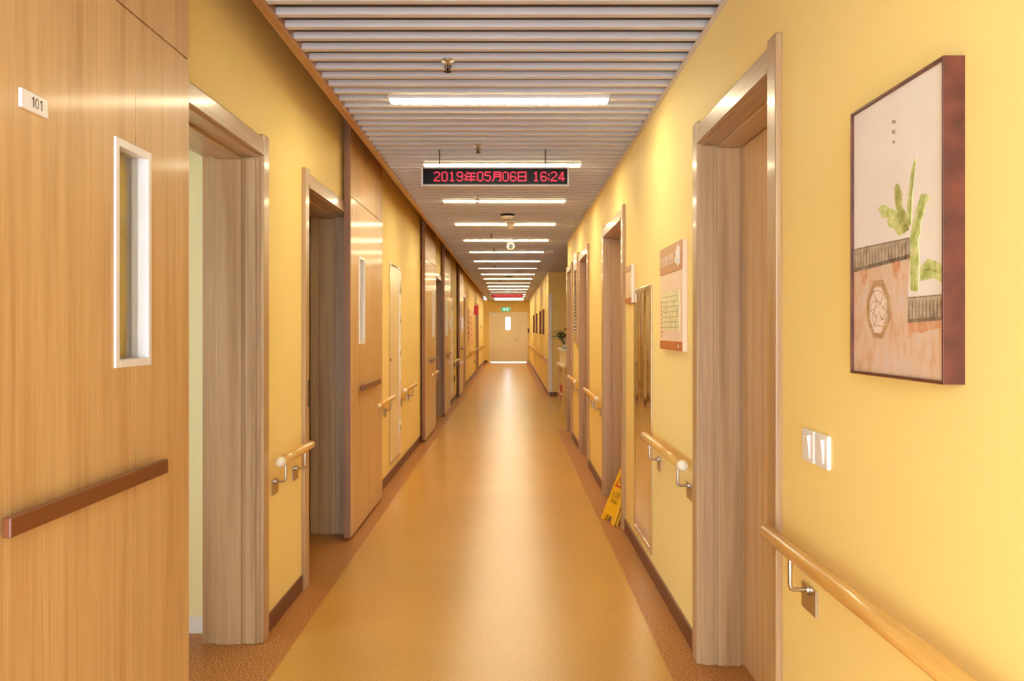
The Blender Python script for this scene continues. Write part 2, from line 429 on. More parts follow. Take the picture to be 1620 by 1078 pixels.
MB().box(wx0-.02, wx0, YE-.008, YE, wz0-.02, wz1+.02).box(wx1, wx1+.02, YE-.008, YE, wz0-.02, wz1+.02).box(wx0, wx1, YE-.008, YE, wz0-.02, wz0).box(wx0, wx1, YE-.008, YE, wz1, wz1+.02).build('window_bead', 'cream_door', lf)
MB().box(sp-.09, sp-.05, YE-.012, YE, .88, 1.04).tube([(sp-.07, YE-.05, .98), (sp-.19, YE-.05, .98)], .011).tube([(sp-.07, YE-.05, .98), (sp-.07, YE, .98)], .011).build('lever_handle', 'steel', lf)
MB().box(a0+.1, a0+.34, YE-.05, YE, DT-.13, DT-.07).tube([(a0+.14, YE-.05, DT-.1), (a0+.45, YE-.12, DT-.05), (a0+.6, YE-.01, DT-.03)], .01).build('door_closer', 'steel', lf)
MB().box(sp+.001, DX1-.03, YE, YE+.05, .022, DT-.03).build('second_leaf', 'cream_door', ed)
MB().box(sp-.012, sp+.02, YE-.008, YE, .035, DT-.03).build('meeting_strip', 'cream_door', ed)

# ------------------------------------------------------------------ ceiling strip lights
def make_light():
    r = thing('strip_light', (LX, 0, H), '', 'light', 'white strip lights across the ceiling')
    MB().box(LX-.58, LX+.58, -.058, .058, H-.004, H+.024).build('housing', 'white', r, .002, local=False)
    MB().box(LX-.570, LX+.570, -.042, .042, H-.009, H-.0035).build('diffuser', 'lamp', r)
    return r
lt = make_light()
n = 0
for k in range(0, 18):
    y = LY0+LSTEP*k
    o = lt if n == 0 else tree(lt)
    n += 1; o.location = (LX, y, H)
    if k < 0: o['label'] = 'strip light overhead, just above the top edge of the picture'
    if k in (7, 10, 13):
        dm = [c for c in o.children if c.name.startswith('diffuser')][0]; dm.data = dm.data.copy(); dm.data.materials[0] = M['lamp_dim']; dm['label'] = 'dimmer diffuser'
    if k == 0: o['label'] = 'nearest and widest white strip light, first in the slatted ceiling'
    elif k == 1: o['label'] = 'second white strip light, seen just above the hanging date display'
    elif k > 1: o['label'] = '%s white strip light counted from the nearest' % ORD[k]

# ------------------------------------------------------------------ hanging LED displays
DOT = {'0': '.###.|#...#|#...#|#...#|#...#|#...#|#...#|#...#|.###.', '1': '..#..|.##..|..#..|..#..|..#..|..#..|..#..|..#..|.###.',
 '2': '.###.|#...#|....#|....#|...#.|..#..|.#...|#....|#####', '4': '...#.|..##.|..##.|.#.#.|.#.#.|#..#.|#####|...#.|...#.',
 '5': '#####|#....|#....|####.|....#|....#|....#|#...#|.###.', '6': '.###.|#...#|#....|#....|####.|#...#|#...#|#...#|.###.',
 '9': '.###.|#...#|#...#|#...#|.####|....#|....#|#...#|.###.', ':': '.|.|#|#|.|.|#|#|.', ' ': '...|...|...|...|...|...|...|...|...',
 '年': '..#......|..#######|.#...#...|#....#...|.########|.#...#...|.#...#...|#########|.....#...',
 '月': '.######|.#....#|.######|.#....#|.######|.#....#|.#....#|#.....#|#....##', '日': '#######|#.....#|#.....#|#.....#|#######|#.....#|#.....#|#.....#|#######'}
def glyphs(parent, y, what, x0, x1):
    z0, ph = 2.406, .0072
    if what == 'date':
        x, pw = -.520, .00862
        for ch in '2019年05月06日 16:24':
            rows = DOT[ch].split('|'); m = MB(); any_ = False
            for i, row in enumerate(rows):
                z = z0+(len(rows)-1-i)*ph; c = 0
                while c < len(row):
                    if row[c] == '#':
                        e = c
                        while e < len(row) and row[e] == '#': e += 1
                        m.box(x+c*pw, x+e*pw-.0008, y-.0008, y+.0008, z, z+ph*1.02); c = e; any_ = True
                    else: c += 1
            if any_:
                g = m.build('glowing_character', 'led', parent); g['kind'] = 'stuff'
            else: m.bm.free()
            x += (len(rows[0])+1)*pw
    else:
        rnd = random.Random(2)
        for k in range(7):
            xa = x0+.1+.12*k; m = MB()
            m.prism([(xa, y, 2.47), (xa+.09, y, 2.455), (xa+.13, y, 2.41), (xa+.115, y, 2.405), (xa+.075, y, 2.445), (xa, y, 2.46)], (0, .001, 0))
            m.build('glowing_swirl', 'led', parent)
def led(y, label, date):
    x0, x1, z0, z1 = -.605, .397, 2.372, 2.505
    r = thing('led_display', ((x0+x1)/2, y, z0), label, 'display', 'hanging LED displays')
    f = .012
    MB().box(x0, x1, y+.006, y+.07, z0, z1).build('housing', 'slat', r, .003)
    MB().box(x0, x0+f, y-.006, y+.006, z0, z1).box(x1-f, x1, y-.006, y+.006, z0, z1).box(x0+f, x1-f, y-.006, y+.006, z0, z0+f).box(x0+f, x1-f, y-.006, y+.006, z1-f, z1).build('bezel', 'slat', r, .002)
    sc = MB().box(x0+f, x1-f, y, y+.006, z0+f, z1-f).build('screen', 'led_screen' if date else 'led_red_screen', r)
    glyphs(sc, y-.0012, 'date' if date else 'band', x0, x1)
    for x in (-.484, .238): MB().tube([(x, y+.035, z1), (x, y+.035, H+.02)], .004, 8).build('hanger_rod', 'dark', r)
led(5.57, 'hanging black LED display reading a red date and time', True)
led(25.3, 'far hanging display with a glowing red screen near the end door', False)

# ------------------------------------------------------------------ handrails
def bracket(xw, s, y, zr, off):
    xr = xw-s*off
    m = MB().box(min(xw, xw-s*.006), max(xw, xw-s*.006), y-.052, y+.052, zr-.165, zr-.095)
    m.tube([(xw-s*.004, y, zr-.105), (xr+s*.012, y, zr-.105), (xr+s*.003, y, zr-.102), (xr, y, zr-.092), (xr, y, zr-.015)], .0065, 8)
    m.lathe((xw-s*.006, y, zr-.105), [(.014, 0), (.014, -s*.008)], 12, 'x')
    return m
def handrail(xw, s, y0, y1, ybr, label, zr=.80, caps=(True, False)):
    off = .055; xr = xw-s*off; r = .0225
    o = thing('handrail', (xw, (y0+y1)/2, zr), label, 'handrail', 'wooden handrails on the corridor walls')
    MB().tube([(xr, y0+.012, zr), (xr, y1-.012, zr), (xr, y1, zr)], [r, r, r*.8], 18).build('rail', 'rail', o)
    if caps[0]:
        MB().lathe((xr, y0, zr), [(.004, -.016), (.014, -.012), (.021, -.003), (.0245, .008), (.0245, .028)], 18, 'y').build('end_cap', 'cap', o)
    for y in ybr: bracket(xw, s, y, zr, off).build('bracket', 'steel', o, .001)
    return o
handrail(XR, 1, .2, 2.40, (.5, 1.3, 2.19), 'nearest wooden handrail at lower right, below the picture', .812, (False, False))
handrail(XR, 1, 3.545, 4.58, (3.66, 4.40), 'short handrail on the right, between the recessed door and mirrored cabinet', .81)
handrail(XR, 1, 7.08, 8.25, (7.25, 8.0), 'handrail on the right wall between the second and third doorways')
handrail(XR, 1, 9.42, 10.5, (9.6, 10.3), 'handrail on the right wall under the louvred panel')
handrail(XR, 1, 17.6, 34.6, (17.9, 20, 22.5, 25, 27.5, 30, 32.5, 34.3), 'long far handrail below the four narrow pictures')
handrail(XL, -1, 3.80, 4.41, (3.90, 4.27), 'short wooden handrail on the left between the first two doorways', .785)
handrail(XL, -1, 6.60, 7.52, (6.85, 7.35), 'left handrail crossing the near edge of the tall access panel', .785)
handrail(XL, -1, 8.30, 9.25, (8.42, 9.0), 'left handrail just beyond the tall access panel', .785)
handrail(XL, -1, 11.1, 12.03, (11.3, 11.85), 'left handrail stub peeking past the third sliding door', .785)
handrail(XL, -1, 15.85, 17.0, (16.0, 16.8), 'left handrail between the fourth and fifth sliding doors', .785)
handrail(XL, -1, 20.25, 26.5, (20.6, 22.5, 24.5, 26.2), 'far left handrail running under the pink wall print', .785)
handrail(XL, -1, 28.5, 34.6, (28.8, 30.7, 32.6, 34.3), 'farthest left handrail ending at the end wall', .785)

# ------------------------------------------------------------------ the framed painting
PY0, PY1, PZ0, PZ1, PX = 1.445, 1.841, 1.303, 1.883, .764
ART = {
'roof_l':[(0.0,0.474),(0.186,0.476),(0.357,0.471),(0.516,0.473),(0.67,0.468),(0.673,0.408),(0.571,0.403),(0.387,0.402),(0.218,0.393),(0.061,0.388),(0.0,0.389)],
'roof_r':[(0.65,0.268),(0.848,0.268),(1.0,0.269),(1.0,0.196),(0.871,0.193),(0.751,0.19),(0.65,0.186)],
'wall':[(0.0,0.389),(0.218,0.393),(0.387,0.402),(0.571,0.403),(0.666,0.408),(0.65,0.268),(0.65,0.186),(0.871,0.193),(1.0,0.196),(1.0,0.0),(0.0,0.0)],
'oct_o':[(0.258,0.344),(0.372,0.342),(0.454,0.270),(0.462,0.199),(0.372,0.128),(0.258,0.128),(0.173,0.196),(0.173,0.275)],
'oct_i':[(0.278,0.320),(0.36,0.318),(0.428,0.264),(0.435,0.201),(0.357,0.146),(0.272,0.146),(0.212,0.2),(0.212,0.265)],
'trunk':[(0.679,0.48),(0.751,0.474),(0.766,0.373),(0.749,0.29),(0.727,0.287),(0.679,0.293),(0.67,0.4)],
'leaf_tall':[(0.74,0.737),(0.722,0.705),(0.702,0.652),(0.691,0.579),(0.681,0.515),(0.646,0.509),(0.643,0.58),(0.663,0.638),(0.685,0.691),(0.709,0.72)],
'leaf_mid':[(0.529,0.671),(0.566,0.659),(0.585,0.628),(0.588,0.585),(0.631,0.557),(0.66,0.499),(0.603,0.492),(0.558,0.526),(0.532,0.572),(0.51,0.618),(0.504,0.657)],
'leaf_left':[(0.315,0.603),(0.356,0.614),(0.404,0.609),(0.452,0.592),(0.513,0.581),(0.566,0.545),(0.603,0.503),(0.624,0.49),(0.551,0.488),(0.498,0.517),(0.439,0.529),(0.42,0.553),(0.439,0.561),(0.364,0.566),(0.348,0.585)],
'leaf_right':[(0.783,0.606),(0.829,0.603),(0.861,0.593),(0.851,0.576),(0.822,0.57),(0.809,0.54),(0.776,0.516),(0.776,0.48),(0.743,0.455),(0.688,0.459),(0.681,0.488),(0.715,0.531),(0.743,0.569)],
'leaf_low':[(0.776,0.368),(0.824,0.378),(0.848,0.389),(0.906,0.38),(0.962,0.365),(1.0,0.337),(1.0,0.296),(0.962,0.311),(0.906,0.324),(0.848,0.324),(0.782,0.321),(0.77,0.348)],
'stain1':[(0.087,0.39),(0.186,0.392),(0.183,0.356),(0.145,0.324),(0.112,0.345)],
'stain2':[(0.474,0.402),(0.571,0.401),(0.56,0.367),(0.523,0.337),(0.488,0.357)],
'stain3':[(0.65,0.186),(0.871,0.193),(1.0,0.194),(1.0,0.173),(0.951,0.165),(0.848,0.157),(0.776,0.148),(0.701,0.152),(0.657,0.127)],
'ink1':[(0.472,0.902),(0.513,0.897),(0.52,0.885),(0.479,0.887)],
'ink2':[(0.472,0.867),(0.513,0.862),(0.506,0.848),(0.472,0.856)],
'ink3':[(0.479,0.83),(0.506,0.826),(0.506,0.815),(0.479,0.82)],
}
def water(name, a, b_, c_, sc=14, st=(1, 1, 1)):
    m, nt, p = base(name, a, .7, 0, .2)
    nt.links.new(ramp(nt, noise(nt, pos(nt, st), sc, 5, .65), [(.33, a), (.5, b_), (.68, c_)]), p.inputs['Base Color']); M[name] = m
water('art_sky', srgb(224, 214, 212), srgb(228, 220, 217), srgb(233, 226, 225), 4)
water('art_wall', srgb(202, 158, 130), srgb(214, 184, 160), srgb(212, 192, 186), 22, (1, 1.5, .7))
water('art_roof', srgb(150, 132, 116), srgb(178, 160, 142), srgb(196, 180, 162), 40)
water('art_roofdark', srgb(112, 94, 80), srgb(134, 116, 100), srgb(160, 142, 124), 40)
water('art_rust', srgb(200, 132, 94), srgb(208, 158, 126), srgb(214, 182, 158), 40)
water('art_oct', srgb(164, 128, 92), srgb(184, 150, 112), srgb(196, 166, 130), 30)
water('art_lattice', srgb(232, 216, 208), srgb(226, 204, 196), srgb(236, 224, 216), 30)
water('art_green', srgb(146, 162, 84), srgb(184, 194, 120), srgb(218, 216, 170), 45)
water('art_olive', srgb(128, 126, 70), srgb(160, 160, 92), srgb(196, 192, 134), 45)
water('art_grey', srgb(150, 140, 136), srgb(160, 150, 146), srgb(170, 160, 156), 30)
pic = thing('framed_picture', (XR, (PY0+PY1)/2, PZ0), 'large dark framed watercolour of a banana plant behind a tiled garden wall', 'picture')
fw = .006
MB().box(PX-.003, XR, PY0, PY0+fw, PZ0, PZ1).box(PX-.003, XR, PY1-fw, PY1, PZ0, PZ1).box(PX-.003, XR, PY0+fw, PY1-fw, PZ0, PZ0+fw).box(PX-.003, XR, PY0+fw, PY1-fw, PZ1-fw, PZ1).build('picture_frame', 'frame', pic, .001)
cv = MB().box(PX+.0035, XR-.002, PY0+fw, PY1-fw, PZ0+fw, PZ1-fw).build('canvas', 'art_sky', pic)
def art(name, key, mat, layer, pts=None):
    pts = pts or ART[key]; x = PX+.0035-.0003*layer
    a0, a1, c0, c1 = PY1-fw, PY0+fw, PZ0+fw, PZ1-fw
    P = [(x, a0+(a1-a0)*u, c0+(c1-c0)*v) for u, v in pts]
    return MB().prism(P, (.0003*layer, 0, 0)).build(name, mat, cv)
art('painted_wall', 'wall', 'art_wall', 1)
for k in ('stain1', 'stain2', 'stain3'): art('painted_stain', k, 'art_rust', 2)
LN = 2.0
for k, mt in (('leaf_left', 'art_green'), ('leaf_mid', 'art_olive'), ('leaf_tall', 'art_green'), ('leaf_right', 'art_green'), ('leaf_low', 'art_green'), ('trunk', 'art_green')):
    LN = LN+.25; art('painted_leaf' if k != 'trunk' else 'painted_trunk', k, mt, LN)
for k, pts in (('a', [(.565, .66), (.572, .6), (.62, .53), (.632, .5), (.624, .5), (.562, .58), (.552, .64)]), ('b', [(.72, .70), (.69, .60), (.674, .52), (.664, .52), (.676, .61), (.712, .70)]),
               ('c', [(.83, .59), (.77, .53), (.72, .47), (.712, .475), (.76, .54), (.815, .595)]), ('d', [(.79, .352), (.86, .36), (.92, .35), (.96, .335), (.92, .343), (.86, .35)])):
    art('painted_leaf_vein', k, 'art_olive', 4, pts)
art('painted_roof', 'roof_l', 'art_roof', 4.5); art('painted_roof', 'roof_r', 'art_roof', 4.5)
m = MB()
def strip(m, layer, a, b_, w):
    x = PX+.0035-.0003*(layer+1); a0, a1, c0, c1 = PY1-fw, PY0+fw, PZ0+fw, PZ1-fw
    A = Vector((x, a0+(a1-a0)*a[0], c0+(c1-c0)*a[1])); B = Vector((x, a0+(a1-a0)*b_[0], c0+(c1-c0)*b_[1]))
    t_ = (B-A).normalized(); n_ = Vector((1, 0, 0)).cross(t_)*w/2
    m.prism([A+n_, B+n_, B-n_, A-n_], (.0003, 0, 0))
for k in range(17):
    u = .02+.038*k; strip(m, 4, (u, .458), (u+.003, .402 if u > .2 else .396), .0035)
for k in range(10):
    u = .665+.034*k; strip(m, 4, (u, .257), (u, .198), .0035)
m.build('painted_roof_tiles', 'art_roofdark', cv)['kind'] = 'stuff'
m = MB(); strip(m, 4, (.0, .392), (.673, .408), .008); strip(m, 4, (.65, .19), (1, .196), .007); strip(m, 4, (0, .474), (.67, .470), .0022); strip(m, 4, (.65, .268), (1, .269), .0022)
m.build('painted_eaves', 'art_roofdark', cv)
art('painted_window_frame', 'oct_o', 'art_oct', 2); art('painted_window', 'oct_i', 'art_lattice', 3)
m = MB(); rnd = random.Random(3)
oi = ART['oct_i']
for k in range(8): strip(m, 4, oi[k], oi[(k+1) % 8], .0025)
cells = [(.255, .30), (.32, .305), (.385, .29), (.24, .262), (.30, .268), (.35, .258), (.41, .262), (.225, .232), (.275, .236), (.33, .228), (.385, .235), (.428, .228), (.24, .2), (.30, .204), (.36, .196), (.415, .2), (.27, .172), (.325, .176), (.375, .17)]
for i, a in enumerate(cells):
    for b_ in cells[i+1:]:
        if abs(a[0]-b_[0]) < .075 and abs(a[1]-b_[1]) < .036 and rnd.random() < .72: strip(m, 4, a, b_, .0016)
m.build('painted_lattice', 'art_oct', cv)['kind'] = 'stuff'
for k in ('ink1', 'ink2', 'ink3'): art('painted_inscription', k, 'art_grey', 1)

# four small pictures far down the right wall
LBL = ['nearest of the four narrow dark pictures on the far right wall', 'second of the four narrow dark pictures on the far right wall',
       'third of the four narrow dark pictures on the far right wall', 'last of the four narrow pictures, closest to the end door']
for yy, lb in zip((19.6, 21.6, 24.6, 27.6), LBL):
    q = thing('framed_picture', (XR, yy, 1.29), lb, 'picture', 'narrow pictures on the far right wall')
    MB().box(PX-.003, XR, yy-.2, yy-.194, 1.29, 1.88).box(PX-.003, XR, yy+.194, yy+.2, 1.29, 1.88).box(PX-.003, XR, yy-.194, yy+.194, 1.29, 1.296).box(PX-.003, XR, yy-.194, yy+.194, 1.874, 1.88).build('picture_frame', 'frame', q)
    MB().box(PX+.0035, XR-.002, yy-.194, yy+.194, 1.296, 1.874).build('canvas', 'art_wall', q)

# ------------------------------------------------------------------ switches
def switch(yc, label):
    q = thing('wall_switch', (XR, yc, 1.05), label, 'switch', 'white wall switches')
    MB().box(XR-.011, XR, yc-.043, yc+.043, 1.048, 1.134).build('switch_plate', 'white', q, .004)
    MB().prism([(XR-.011, yc-.02, 1.060), (XR-.013, yc-.02, 1.060), (XR-.019, yc-.02, 1.122), (XR-.011, yc-.02, 1.122)], (0, .04, 0)).build('rocker', 'white', q, .001)
switch(2.185, 'left white wall switch, nearer the recessed door')
switch(2.090, 'right white wall switch, nearer the framed picture')

# ------------------------------------------------------------------ notice board
BY0, BY1, BZ0, BZ1 = 3.71, 4.26, 1.300, 1.812; bx = XR-.022
nb = thing('notice_board', (XR, (BY0+BY1)/2, BZ0), 'pink and brown acrylic notice board with a floor plan', 'notice board')
MB().box(bx, XR, BY0, BY1, BZ0, BZ1).build('board', 'plaque_pink', nb, .002)
hd = MB().box(bx-.004, bx, BY0+.004, BY1-.002, BZ1-.135, BZ1-.002).build('header', 'plaque_brown', nb, .001)
text('title', '安全疏散示意图', 'paper_white', hd, (bx-.0048, BY1-.03, BZ1-.095), (0, -1, 0), (0, 0, 1), .32, .05)
m = MB()
for k, (dy, h0, h1) in enumerate(((.05, .02, .10), (.075, .01, .115), (.10, .02, .105), (.125, .03, .09))):
    m.box(bx-.006, bx-.004, BY0+dy, BY0+dy+.010, BZ1-.13+h0, BZ1-.13+h1)
for k in range(9):
    y = BY0+.05+.011*k; z = BZ1-.10+.018*((k*5) % 5)
    m.prism([(bx-.0065, y, z), (bx-.0065, y+.024, z+.010), (bx-.0065, y+.030, z+.022), (bx-.0065, y+.008, z+.014)], (.002, 0, 0))
m.build('bamboo_emblem', 'paper_white', hd)
pl = MB().box(bx-.003, bx, BY0+.07, BY1-.05, BZ0+.095, BZ0+.285).build('floor_plan', 'plan', nb)
m = MB(); rnd = random.Random(5)
for k in range(7):
    z = BZ0+.11+.025*k; m.box(bx-.0038, bx-.003, BY0+.09, BY1-.07, z, z+.003)
for k in range(12):
    y = BY0+.09+.031*k; za = BZ0+.11+.025*rnd.randrange(4); m.box(bx-.0038, bx-.003, y, y+.004, za, za+.05)
m.build('plan_lines', 'plan_line', pl)
ft = MB().box(bx-.004, bx, BY0+.004, BY1-.002, BZ0+.002, BZ0+.045).build('footer', 'plaque_orange', nb, .001)
MB().lathe((bx-.004, BY0+.08, BZ0+.022), [(.008, 0), (.008, -.001)], 12, 'x').build('footer_mark', 'paper_white', ft)
m = MB()
for k in range(9): m.box(bx-.001, bx, BY1-.035, BY1-.015, BZ0+.06+.022*k, BZ0+.072+.022*k)
m.build('red_side_text', 'sign_red', nb)

# small acrylic sign frame beside the second right doorway
q = thing('wall_plaque', (XR, 5.43, 1.57), 'small tan plaque on the right wall above the mirrored cabinet', 'plaque')
MB().box(XR-.016, XR, 5.28, 5.60, 1.575, 1.825).build('plaque_board', 'plaque_pink', q, .002)
MB().box(XR-.019, XR-.016, 5.285, 5.595, 1.785, 1.82).build('header', 'plaque_brown', q)
MB().box(XR-.019, XR-.016, 5.285, 5.595, 1.58, 1.61).build('footer', 'plaque_orange', q)
MB().box(XR-.022, XR-.016, 5.28, 5.285, 1.575, 1.825).build('edge_strip', 'white', q)

# ------------------------------------------------------------------ mirrored hydrant cabinet
q = thing('mirrored_cabinet', (XR, 4.95, .13), 'tall mirror polished steel wall cabinet with chrome frame', 'cabinet')
a, b_, z0, z1 = 4.62, 5.28, .13, 1.655
MB().box(XR-.006, XR, a+.04, b_-.035, z0+.03, z1-.03).build('cabinet_door', 'mirror', q)
MB().box(XR-.012, XR, a, a+.04, z0, z1).box(XR-.008, XR, b_-.035, b_, z0, z1).box(XR-.008, XR, a+.04, b_-.035, z0, z0+.03).box(XR-.012, XR, a+.04, b_-.035, z1-.03, z1).build('cabinet_frame', 'chrome', q, .002)

# ------------------------------------------------------------------ tall access panels on the left
def access(a, b_, z0, z1, label):
    q = thing('access_panel', (XL, (a+b_)/2, z0), label, 'cabinet', 'tall access panels on the left wall')
    MB().box(XL, XL+.006, a+.02, b_-.02, z0+.02, z1-.02).build('panel_door', 'cream_gloss', q, .002)
    MB().box(XL, XL+.010, a, a+.018, z0, z1).box(XL, XL+.010, b_-.018, b_, z0, z1).box(XL, XL+.010, a+.018, b_-.018, z0, z0+.018).box(XL, XL+.010, a+.018, b_-.018, z1-.018, z1).build('panel_frame', 'chrome', q, .002)
    for z in (z0+.25, z0+1.0, z1-.55, z1-.25):
        MB().tube([(XL+.010, b_-.03, z), (XL+.010, b_-.03, z+.09)], .008, 8).box(XL+.006, XL+.009, b_-.07, b_-.02, z, z+.09).build('hinge', 'steel', q)
    MB().lathe((XL+.006, a+.06, 1.12), [(.016, 0), (.016, .006), (.006, .008)], 12, 'x').build('lock', 'dark', q)
access(7.58, 8.32, .14, 2.02, 'tall glossy cream access panel with steel frame and hinges')
access(14.7, 15.8, .14, 2.02, 'far glossy access panel between the fourth and fifth sliding doors')

# ------------------------------------------------------------------ louvred panel on the right wall
q = thing('louvred_panel', (XR, 9.75, 1.24), 'tall narrow wall panel of dark horizontal louvres', 'vent')
a, b_, z0, z1 = 9.50, 10.0, 1.24, 2.30
MB().box(XR-.012, XR, a+.05, b_-.05, z0+.12, z1-.2).build('backing', 'black', q)
MB().box(XR-.035, XR, a, a+.05, z0, z1).box(XR-.035, XR, b_-.05, b_, z0, z1).box(XR-.035, XR, a+.05, b_-.05, z0, z0+.12).box(XR-.035, XR, a+.05, b_-.05, z1-.2, z1).build('panel_frame', 'casing', q, .003)
for k in range(18):
    z = z0+.13+k*.041
    MB().prism([(XR-.034, a+.05, z), (XR-.030, a+.05, z), (XR-.013, a+.05, z+.012), (XR-.017, a+.05, z+.012)], (0, b_-a-.1, 0)).build('louvre', 'tabletop', q)

# ------------------------------------------------------------------ wet floor sign (folded, leaning in the doorway)
ws = thing('floor_sign', (.705, 5.975, 0), 'folded yellow wet floor sign leaning in the right doorway', 'sign')
ws.rotation_euler = Matrix.Rotation(math.radians(13), 3, 'Z').__matmul__(Matrix.Rotation(math.radians(21), 3, 'Y')).to_euler()
def panel(dx, nm):
    pts = [(dx, -.135, 0), (dx, -.075, 0), (dx, -.055, .05), (dx, .055, .05), (dx, .075, 0), (dx, .135, 0), (dx, .085, .60), (dx, .06, .625), (dx, -.06, .625), (dx, -.085, .60)]
    return MB().prism(pts, (.012, 0, 0)).build(nm, 'sign_yellow', ws, .003, local=True)
pf = panel(-.006, 'front_panel'); panel(.016, 'rear_panel')
MB().tube([(.011, -.06, .618), (.011, .06, .618)], .012, 10).build('hinge', 'sign_yellow', ws, local=True)
# symbol and lettering, on the face that looks towards -X
m = MB(); m.prism([(-.0065, .08, .26), (-.0065, 0, .40), (-.0065, -.08, .26)], (-.001, 0, 0)).build('warning_triangle', 'sign_red', pf, local=True)
m = MB(); m.prism([(-.0076, .048, .276), (-.0076, 0, .362), (-.0076, -.048, .276)], (-.0004, 0, 0)).build('triangle_field', 'sign_yellow', pf, local=True)
MB().tube([(-.009, .012, .335), (-.009, 0, .315), (-.009, -.02, .288)], .006, 6).build('slipping_figure', 'ink', pf, local=True)
def ltext(body, z, w, h):
    cu = bpy.data.curves.new('lettering', 'FONT'); cu.body = body; cu.resolution_u = 2
    o = bpy.data.objects.new('l', cu); COL.objects.link(o); bpy.context.view_layer.update()
    me = bpy.data.meshes.new_from_object(o.evaluated_get(bpy.context.evaluated_depsgraph_get()))
    bpy.data.objects.remove(o); xs = [v.co.x for v in me.vertices]; ys_ = [v.co.y for v in me.vertices]
    for v in me.vertices:
        v.co = Vector((-.0072, w/2-(v.co.x-min(xs))/(max(xs)-min(xs))*w, z+(v.co.y-min(ys_))/(max(ys_)-min(ys_))*h))
    me.materials.clear(); me.materials.append(M['ink'])
    t = bpy.data.objects.new('warning_text', me); COL.objects.link(t); t.parent = pf
ltext('小心地滑', .175, .15, .06); ltext('CAUTION', .14, .13, .025)

# ------------------------------------------------------------------ ceiling fittings
SPR = [(-.282, 3.63), (-.212, 5.42), (-.30, 7.45), (-.24, 10.3), (-.24, 12.1), (-.29, 15.3), (-.24, 20.2), (-.24, 23.1)]
SL = ['nearest brass sprinkler head under the ceiling slats', 'sprinkler head just above the hanging date display', 'sprinkler head in front of the third strip light',
      'sprinkler head between the fourth and fifth strip lights', 'sprinkler head between the fifth and sixth strip lights', 'dark sprinkler head beyond the seventh strip light', 'far sprinkler head beyond the ninth strip light', 'farthest sprinkler head near the far red display']
def sprinkler():
    r = thing('sprinkler_head', (0, 0, H), '', 'sprinkler', 'sprinkler heads')
    MB().lathe((0, 0, 0), [(.03, 0), (.03, -.004), (.011, -.008), (.011, -.022)], 16).build('escutcheon', 'steel', r, local=True)
    MB().tube([(-.009, 0, -.02), (-.013, 0, -.034), (0, 0, -.05)], .003, 6).tube([(.009, 0, -.02), (.013, 0, -.034), (0, 0, -.05)], .003, 6).build('yoke', 'dark', r, local=True)
    MB().lathe((0, 0, 0), [(.003, -.022), (.003, -.05), (.017, -.051), (.017, -.054)], 14).build('deflector', 'dark', r, local=True)
    return r
sp0 = sprinkler()
for i, ((x, y), lb) in enumerate(zip(SPR, SL)):
    o = sp0 if i == 0 else tree(sp0)
    o.location = (x, snap(y), H); o['label'] = lb
def detector(x, y, lb):
    y = snap(y)
    r = thing('smoke_detector', (x, y, H), lb, 'detector', 'round ceiling smoke detectors')
    MB().lathe((x, y, H), [(.075, 0), (.075, -.02)], 24).build('base', 'dark', r)
    MB().lathe((x, y, H-.02), [(.072, 0), (.07, -.012), (.045, -.024), (.01, -.026)], 24).build('dome', 'white', r)
detector(-.03, 8.60, 'round smoke detector with dark rim before the fourth strip light')
detector(-.03, 18.7, 'far round smoke detector before the tenth strip light')
SY = snap(9.15)
r = thing('motion_sensor', (.0, SY, H), 'white conical sensor hanging across the fourth strip light', 'sensor')
MB().lathe((0, SY, H), [(.06, 0), (.06, -.012), (.05, -.016)], 20).build('base', 'white', r)
MB().lathe((0, SY, H-.014), [(.052, 0), (.036, -.05), (.028, -.075), (.006, -.08)], 20).build('cone', 'cap', r)
CX, CY = .003, snap(11.38)
r = thing('dome_camera', (CX, CY, H), 'white ceiling security camera with a black lens', 'camera')
MB().lathe((CX, CY, H), [(.058, 0), (.058, -.012), (.05, -.016)], 20).build('mount', 'white', r)
MB().lathe((CX, CY, H-.058), [(.012, .056), (.045, .042), (.058, .012), (.056, -.018), (.034, -.046), (.008, -.054)], 20).build('turret', 'white', r)
MB().lathe((CX, CY-.036, H-.062), [(.031, .0), (.031, -.022), (.027, -.027)], 18, 'y').build('lens', 'black', r)
r = thing('ceiling_speaker', (.60, 12.55, H), 'small square white box on the ceiling near the alcove', 'speaker')
MB().box(.56, .66, 12.5, 12.6, H-.03, H).build('body', 'white', r, .004)
MB().box(.575, .645, 12.515, 12.585, H-.034, H-.03).build('grille', 'cap', r)

# ------------------------------------------------------------------ alcove table, vase, plant
q = thing('console_table', (1.03, 13.4, 0), 'pale wooden console with raised ledge in the right alcove', 'table')
x0, x1, a, b_ = .815, 1.25, 12.9, 14.25
MB().box(x0-.02, x1, a-.02, b_+.02, .80, .835).build('table_top', 'tabletop', q, .004)
for xx in (x0, x1-.05):
    for yy in (a, b_-.05): MB().box(xx, xx+.05, yy, yy+.05, 0, .80).build('leg', 'leaf', q, .003)
MB().box(x0+.02, x1-.02, a+.05, b_-.05, .70, .80).build('apron', 'leaf', q)
MB().box(x0+.005, x1-.01, a+.01, b_-.01, .33, .35).build('shelf', 'leaf', q)
MB().box(x0+.03, x1-.02, a+.02, b_-.05, .835, 1.06).build('ledge_box', 'cream_gloss', q, .004)
MB().box(x0, x1, a-.01, b_-.02, 1.06, 1.085).build('ledge_top', 'white', q, .003)
q = thing('red_box', (.87, 13.75, .35), 'small red box on the lower shelf of the alcove console', 'box')
MB().box(.835, .91, 13.66, 13.82, .35, .47).build('box_body', 'red', q, .004); MB().box(.832, .913, 13.657, 13.823, .45, .475).build('lid', 'red', q, .003)
q = thing('potted_plant', (.885, 13.3, 1.085), 'dark green leafy plant in a glass vase on the alcove console', 'plant')
